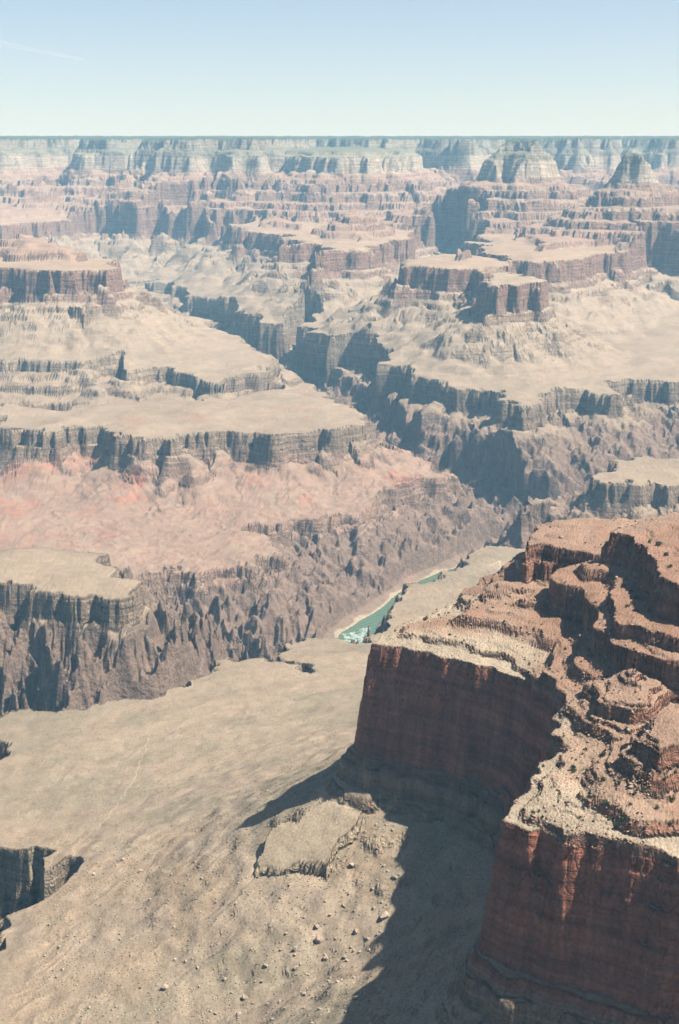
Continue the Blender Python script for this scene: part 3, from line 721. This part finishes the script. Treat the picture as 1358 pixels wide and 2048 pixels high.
# ------------------------------------------------------------------ the river
def river_mesh():
    pts = [Vector((x, y)) for x, y in RIVER]
    fine = []
    for i in range(len(pts) - 1):                     # Catmull-Rom
        p0 = pts[max(0, i - 1)]; p1 = pts[i]; p2 = pts[i + 1]; p3 = pts[min(len(pts) - 1, i + 2)]
        n = max(2, int((p2 - p1).length / 6))
        for k in range(n):
            t = k / n
            fine.append(.5 * ((2 * p1) + (p2 - p0) * t + (2 * p0 - 5 * p1 + 4 * p2 - p3) * t * t + (3 * p1 - p0 - 3 * p2 + p3) * t ** 3))
    fine.append(pts[-1])
    W, M = 75.0, 40
    v = []; f = []
    for i, p in enumerate(fine):
        t = (fine[min(i + 1, len(fine) - 1)] - fine[max(i - 1, 0)]).normalized()
        nrm = Vector((-t.y, t.x))
        for k in range(M + 1):
            q = p + nrm * (k / M * 2 - 1) * W
            v.append((q.x, q.y, 0))
    v = np.array(v, np.float32)
    fo = foam_at(v[:, 0], v[:, 1])
    v[:, 2] = -.3 + fo * (1.3 * samp(FINE, v[:, 0] / 260, v[:, 1] / 260) + .6) + .12 * samp(FB, v[:, 0] / 90, v[:, 1] / 90)
    for i in range(len(fine) - 1):
        for k in range(M):
            a = i * (M + 1) + k
            f.append((a, a + 1, a + M + 2, a + M + 1))
    me = bpy.data.meshes.new('river'); me.from_pydata(v.tolist(), [], f)
    me.polygons.foreach_set('use_smooth', np.ones(len(f), bool))
    a = me.attributes.new('foam', 'FLOAT', 'POINT'); a.data.foreach_set('value', fo.astype(np.float32))
    return me
def foam_at(x, y):
    out = np.zeros(len(x), np.float32)
    for cx, cy, r in RAPIDS:
        d = np.hypot(x - cx, (y - cy))
        out = np.maximum(out, sstep(r, r * .35, d + .25 * r * samp(FB, x / 150, y / 150)))
    return out
RAPIDS = [(55, 4240, 75), (35, 4190, 55), (80, 4310, 35)]
rv = bpy.data.objects.new('river', river_mesh()); col.objects.link(rv); rv['kind'] = 'structure'
wm = bpy.data.materials.new('river_water'); wm.use_nodes = True
nt = wm.node_tree; b_ = nt.nodes['Principled BSDF']
b_.inputs['Roughness'].default_value = .18; b_.inputs['IOR'].default_value = 1.33
geo = nd(nt, 'ShaderNodeNewGeometry'); at = nd(nt, 'ShaderNodeAttribute', attribute_name='foam')
n1 = nd(nt, 'ShaderNodeTexNoise'); n1.inputs['Scale'].default_value = .09; n1.inputs['Detail'].default_value = 6; n1.inputs['Roughness'].default_value = .7
nt.links.new(geo.outputs['Position'], n1.inputs['Vector'])
ad = nd(nt, 'ShaderNodeMath', operation='ADD'); nt.links.new(n1.outputs[0], ad.inputs[0])
m2 = nd(nt, 'ShaderNodeMath', operation='MULTIPLY'); m2.inputs[1].default_value = .42; nt.links.new(at.outputs['Fac'], m2.inputs[0]); nt.links.new(m2.outputs[0], ad.inputs[1])
mr = nd(nt, 'ShaderNodeMapRange'); mr.inputs[1].default_value = .8; mr.inputs[2].default_value = .95; nt.links.new(ad.outputs[0], mr.inputs[0])
mx = nd(nt, 'ShaderNodeMix', data_type='RGBA'); nt.links.new(mr.outputs[0], mx.inputs[0])
mx.inputs[6].default_value = (.048, .085, .058, 1); mx.inputs[7].default_value = (.22, .27, .24, 1)
nt.links.new(mx.outputs[2], b_.inputs['Base Color'])
bp = nd(nt, 'ShaderNodeBump'); bp.inputs['Strength'].default_value = .5; bp.inputs['Distance'].default_value = .5
n2 = nd(nt, 'ShaderNodeTexNoise'); n2.inputs['Scale'].default_value = .25; n2.inputs['Detail'].default_value = 4; nt.links.new(geo.outputs['Position'], n2.inputs['Vector'])
nt.links.new(n2.outputs[0], bp.inputs['Height']); nt.links.new(bp.outputs[0], b_.inputs['Normal'])
rv.data.materials.append(wm)

# ------------------------------------------------------------------ trails, boulders, shrubs, loose stones
import bmesh
def ground(x, y):
    a = math.atan2(x, y); r = math.hypot(x, y)
    i = int(min(max(np.searchsorted(az, a) - 1, 0), NA - 2)); t = min(max((a - az[i]) / (az[i + 1] - az[i]), 0), 1)
    return float(np.interp(r, Vr[i], Vz[i]) * (1 - t) + np.interp(r, Vr[i + 1], Vz[i + 1]) * t)
dust = plain('pale_dust', (.46, .385, .28), var=.15)
def ribbon(name, pts, w):
    fine = []
    for (x0, y0), (x1, y1) in zip(pts[:-1], pts[1:]):
        n = max(1, int(math.hypot(x1 - x0, y1 - y0) / 2.5))
        fine += [(x0 + (x1 - x0) * k / n, y0 + (y1 - y0) * k / n) for k in range(n)]
    fine.append(pts[-1])
    v = []; f = []
    for i, (x, y) in enumerate(fine):
        a = fine[max(0, i - 1)]; b = fine[min(len(fine) - 1, i + 1)]
        tx, ty = b[0] - a[0], b[1] - a[1]; l = math.hypot(tx, ty) or 1
        wob = 1.5 * math.sin(i * .35) + .8 * math.sin(i * .9 + 1)
        for s in (-1, 0, 1):
            px_, py_ = x - ty / l * (w * s + wob), y + tx / l * (w * s + wob)
            v.append((px_, py_, ground(px_, py_) + .12 + .15 * (s == 0)))
        if i: f += [((i - 1) * 3, (i - 1) * 3 + 1, i * 3 + 1, i * 3), ((i - 1) * 3 + 1, (i - 1) * 3 + 2, i * 3 + 2, i * 3 + 1)]
    me = bpy.data.meshes.new(name); me.from_pydata(v, [], f); me.materials.append(dust)
    o = bpy.data.objects.new(name, me); col.objects.link(o); o['kind'] = 'structure'; return o
for k, t in enumerate(TRAILS): ribbon('trail', t, 0.6 if k != 1 else 2.0)

rs_ = random.Random(5)
def hull(n, sx, sy, sz, seed):
    r = random.Random(seed); bm = bmesh.new()
    for _ in range(n):
        v = Vector((r.gauss(0, 1), r.gauss(0, 1), r.gauss(0, 1))).normalized() * r.uniform(.82, 1.05)
        bm.verts.new((v.x * sx, v.y * sy, v.z * sz))
    bmesh.ops.convex_hull(bm, input=bm.verts)
    for v in [v for v in bm.verts if not v.link_faces]: bm.verts.remove(v)
    me = bpy.data.meshes.new('boulder'); bm.to_mesh(me); bm.free(); return me
STONE = [plain('pale_stone', (.45, .36, .28), var=.25), plain('pink_stone', (.42, .315, .24), var=.25), plain('grey_stone', (.34, .29, .235), var=.25)]
rocks = []
for k in range(9):
    me = hull(rs_.choice((12, 14, 17)), 1, rs_.uniform(.65, .95), rs_.uniform(.5, .85), 100 + k); me.materials.append(STONE[k % 3]); rocks.append(me)
def put(name, me, x, y, s, sink, label, cat, group):
    o = bpy.data.objects.new(name, me); o.location = (x, y, ground(x, y) + s * sink); o.scale = (s, s, s)
    o.rotation_euler = (rs_.uniform(-.2, .2), rs_.uniform(-.2, .2), rs_.uniform(0, 6.28)); col.objects.link(o)
    return tag(o, label, cat, group)
NAMED = {3: 'left one of two touching boulders right of the tilted rock ledge', 4: 'right one of two touching boulders right of the tilted rock ledge', 5: 'dark-sided boulder high up against the shadow edge',
         1: 'angular boulder left of and below the largest pale boulder', 6: 'boulder at the bottom of the picture beside the shadow edge', 19: 'pale blocky boulder near the bottom edge, left of centre',
         23: 'lone small boulder at the left, below the notched side canyon', 24: 'small dark boulder at the end of the pale footpath'}
def zone(x, y):
    return 'near block' if y < 1290 else ('upper ledges' if x > 310 else ('far slope' if y > 1480 else 'middle ledges'))
G1 = 'boulders on the sunlit foreground slope'
for k, (x, y, s) in enumerate(BOULDERS):
    lab = 'pale angular boulder lying on the sunlit slope left of the cliff shadow'
    if k == 0: lab = 'largest pale boulder, close to the edge of the cliff shadow'
    elif k == 13: lab = 'large pale boulder left of the biggest one, mid slope'
    elif k == 12: lab = 'lone pale boulder on the smooth slope at lower left of centre'
    elif k in NAMED: lab = NAMED[k]
    elif x > 0: lab = 'pale boulder close beside the edge of the big cliff shadow'
    elif x < -150: lab = 'pale boulder scattered on the open slope at lower left'
    elif y > 1480: lab = 'pale boulder just below the pale tilted rock ledge'
    else: lab = 'pale boulder on the sunlit slope at the bottom, left of the shadow'
    put('boulder', rocks[(k * 4) % 9], x, y, s * 1.15, .3, lab, 'boulder', G1)
# more of them, smaller, further up and down the slope and on the headland
vm = (Vid == nid('promontory'))
def scatter(mask, n, seed):
    ii = np.flatnonzero(mask.ravel()); r = np.random.default_rng(seed)
    pick = r.choice(ii, min(n, len(ii)), replace=False)
    return Vall[pick] + np.stack([r.normal(0, .5, len(pick)), r.normal(0, .5, len(pick)), np.zeros(len(pick))], 1)
inview = np.abs(np.arctan2(Vx, Vy)) < math.radians(13.3)
mS = vm & (Vh < 640) & (Vh > 470) & (Vx < 60) & inview & (Vr > 1150) & (Vr < 1700)
for p in scatter(mS, 150, 1):
    put('boulder', rocks[rs_.randrange(9)], p[0], p[1], rs_.uniform(1.1, 2.7), .3, 'small pale stone on the sunlit slope, %s' % ('close to the cliff shadow' if p[0] > 0 else ('below the tilted ledge' if p[0] > -110 else 'left of the tilted ledge')), 'boulder', 'small stones on the sunlit foreground slope')
mT = vm & (Vh > 846) & (steep < .25) & inview
for p in scatter(mT, 90, 2):
    put('boulder', rocks[1 + 3 * rs_.randrange(3)], p[0], p[1], rs_.uniform(.9, 2.0), .3, 'red-brown rock lying on the %s of the red headland' % zone(p[0], p[1]), 'boulder', 'rocks on the ledges of the red headland')

leafm = plain('shrub_leaves', (.10, .12, .055), var=.5, scale=2.0)
def shrub_mesh(seed, n=150):
    r = random.Random(seed); v = []; f = []
    lobes = [(r.uniform(-.5, .5), r.uniform(-.5, .5), r.uniform(.25, .7), r.uniform(.35, .6)) for _ in range(6)]
    for _ in range(n):
        lx, ly, lz, lr = r.choice(lobes)
        d = Vector((r.gauss(0, 1), r.gauss(0, 1), r.gauss(0, .9))).normalized() * lr * r.uniform(.55, 1)
        c = Vector((lx, ly, max(.02, lz))) + d
        if c.z < 0: c.z = -c.z * .3
        a = Vector((r.gauss(0, 1), r.gauss(0, 1), r.gauss(0, 1))).normalized() * .17; b = a.cross(Vector((r.gauss(0, 1), r.gauss(0, 1), r.gauss(0, 1)))).normalized() * .13
        k = len(v); v += [c - a, c + b, c + a, c - b]; f.append((k, k + 1, k + 2, k + 3))
    for k in range(3):                                   # short stems
        a = k * 2.1; o = len(v)
        v += [(.04, 0, -.2), (-.04, 0, -.2), (math.cos(a) * .3, math.sin(a) * .3, .5)]; f.append((o, o + 1, o + 2))
    me = bpy.data.meshes.new('shrub'); me.from_pydata([tuple(p) for p in v], [], f); me.materials.append(leafm); return me
shrubs = [shrub_mesh(300 + k) for k in range(5)]
for k, (x, y, s) in enumerate(SHRUBS):
    lab = 'dark green shrub on the near block of the red headland' if y < 1260 else ('dark green shrub on the upper ledges of the red headland' if x > 320 else 'dark green shrub on the slope above the far face of the red headland')
    if k == 0: lab = 'largest dark green shrub on the near block of the red headland'
    elif 25 <= k <= 28: lab = 'green shrub on the uppermost ledge of the red headland, right edge'
    put('shrub', shrubs[k % 5], x, y, s * 1.25, 0, lab, 'shrub', 'shrubs on the red headland')
for p in scatter(mT & (Vh < 960), 200, 3):
    put('shrub', shrubs[rs_.randrange(5)], p[0], p[1], rs_.uniform(1.0, 2.2), 0, 'low grey-green bush between rocks on the %s of the red headland' % zone(p[0], p[1]), 'shrub', 'low bushes on the red headland')

def mass(name, pts, sizes, mat_list, flat, seed):
    """thousands of loose bits as one mesh: lumpy octahedra"""
    r = np.random.default_rng(seed); n = len(pts)
    base = np.array([(1, 0, 0), (0, 1, 0), (-1, 0, 0), (0, -1, 0), (0, 0, 1), (0, 0, -1)], np.float32)
    fc = np.array([(0, 1, 4), (1, 2, 4), (2, 3, 4), (3, 0, 4), (1, 0, 5), (2, 1, 5), (3, 2, 5), (0, 3, 5)], np.int32)
    v = base[None] * r.uniform(.6, 1.25, (n, 6, 1)) + r.normal(0, .18, (n, 6, 3))
    a = r.uniform(0, 6.28, n); ca, sa = np.cos(a)[:, None], np.sin(a)[:, None]
    vx = v[..., 0] * ca - v[..., 1] * sa; vy = v[..., 0] * sa + v[..., 1] * ca
    v = np.stack([vx, vy, v[..., 2] * flat], -1) * np.asarray(sizes)[:, None, None] + np.asarray(pts)[:, None, :]
    v = v.reshape(-1, 3); f = (fc[None] + (np.arange(n) * 6)[:, None, None]).reshape(-1, 3)
    me = bpy.data.meshes.new(name); me.vertices.add(len(v)); me.vertices.foreach_set('co', v.astype(np.float32).ravel())
    me.loops.add(len(f) * 3); me.loops.foreach_set('vertex_index', f.astype(np.int32).ravel())
    me.polygons.add(len(f)); me.polygons.foreach_set('loop_start', np.arange(0, len(f) * 3, 3, dtype=np.int32))
    for m_ in mat_list: me.materials.append(m_)
    me.polygons.foreach_set('material_index', np.repeat(r.integers(0, len(mat_list), n), 8).astype(np.int32))
    me.update(calc_edges=True)
    o = bpy.data.objects.new(name, me); col.objects.link(o); o['kind'] = 'stuff'; return o
rr_ = np.random.default_rng(9)
p = scatter(vm & (Vh < 650) & (Vr < 1900) & inview, 13000, 4); mass('rubble', p, rr_.gamma(1.6, .36, len(p)) + .35, STONE[:1] + STONE[2:], .8, 1)
p = scatter(vm & (Vh > 842) & (steep < .3) & inview, 4200, 5); mass('rubble', p, rr_.gamma(2, .16, len(p)) + .25, STONE[1:2] + STONE[1:2] + STONE[:1], .8, 2)
scrubm = [plain('dry_scrub', (.16, .145, .085), var=.3), plain('dark_scrub', (.10, .105, .06), var=.3)]
p = scatter(((Vid == nid('bench_near')) | (vm & (Vh < 640))) & inview & (Vr < 3000) & (steep < .3), 20000, 6); mass('scrub', p, rr_.uniform(.4, 1.2, len(p)), scrubm, .8, 3)
p = scatter(vm & (Vh > 842) & (steep < .3) & inview, 2600, 7); mass('scrub', p, rr_.uniform(.35, .9, len(p)), scrubm, .8, 4)

p = scatter(vm & (Vh > 838) & (steep > .12) & (steep < .7) & inview, 3200, 8); mass('rubble', p, rr_.gamma(2, .35, len(p)) + .5, STONE[1:2] * 2 + [plain('red_stone', (.36, .20, .135), var=.3)], .6, 5)
# a thin vapour trail high in the north-west
def contrail():
    a = Vector((-12600, 46000, 5650)); b = Vector((-7900, 46000, 4750)); n = 60; v = []; f = []
    for i in range(n + 1):
        t = i / n; c = a.lerp(b, t); rad = 95 * (1 - .75 * t) * (1 + .25 * math.sin(i * 1.7) * math.sin(i * .6))
        for k in range(8):
            q = k / 8 * 6.283; v.append((c.x, c.y + math.cos(q) * rad, c.z + math.sin(q) * rad))
        if i:
            for k in range(8): f.append(((i - 1) * 8 + k, (i - 1) * 8 + (k + 1) % 8, i * 8 + (k + 1) % 8, i * 8 + k))
    me = bpy.data.meshes.new('contrail'); me.from_pydata(v, [], f); me.polygons.foreach_set('use_smooth', [True] * len(f))
    m = bpy.data.materials.new('vapour'); m.use_nodes = True; nt = m.node_tree; bsd = nt.nodes['Principled BSDF']
    bsd.inputs['Base Color'].default_value = (.85, .85, .85, 1); bsd.inputs['Roughness'].default_value = 1
    geo = nd(nt, 'ShaderNodeNewGeometry'); nz_ = nd(nt, 'ShaderNodeTexNoise'); nz_.inputs['Scale'].default_value = .0016; nz_.inputs['Detail'].default_value = 3
    nt.links.new(geo.outputs['Position'], nz_.inputs['Vector'])
    mr = nd(nt, 'ShaderNodeMapRange'); mr.inputs[1].default_value = .3; mr.inputs[2].default_value = .7; mr.inputs[3].default_value = .02; mr.inputs[4].default_value = .12
    nt.links.new(nz_.outputs[0], mr.inputs[0]); nt.links.new(mr.outputs[0], bsd.inputs['Alpha'])
    me.materials.append(m); o = bpy.data.objects.new('contrail', me); col.objects.link(o)
    tag(o, 'faint white vapour trail slanting down across the upper left sky', 'contrail')
contrail()

# ------------------------------------------------------------------ the air
def add_box(name, x0, x1, y0, y1, z0, z1):
    me = bpy.data.meshes.new(name)
    v = [(x, y, z) for x in (x0, x1) for y in (y0, y1) for z in (z0, z1)]
    me.from_pydata(v, [], [(0, 1, 3, 2), (4, 6, 7, 5), (0, 4, 5, 1), (2, 3, 7, 6), (0, 2, 6, 4), (1, 5, 7, 3)])
    o = bpy.data.objects.new(name, me); col.objects.link(o); return o
air = add_box('haze', -16000, 16000, -9000, 30000, -80, 1850)
air['kind'] = 'stuff'
hm = bpy.data.materials.new('air'); hm.use_nodes = True
hm.node_tree.nodes.clear()
pv = nd(hm.node_tree, 'ShaderNodeVolumePrincipled'); ho = nd(hm.node_tree, 'ShaderNodeOutputMaterial')
pv.inputs['Color'].default_value = (.34, .70, 1.0, 1)
pv.inputs['Density'].default_value = 2.3e-5
pv.inputs['Absorption Color'].default_value = (1, 1, 1, 1)
hm.node_tree.links.new(pv.outputs[0], ho.inputs['Volume'])
air.data.materials.append(hm)
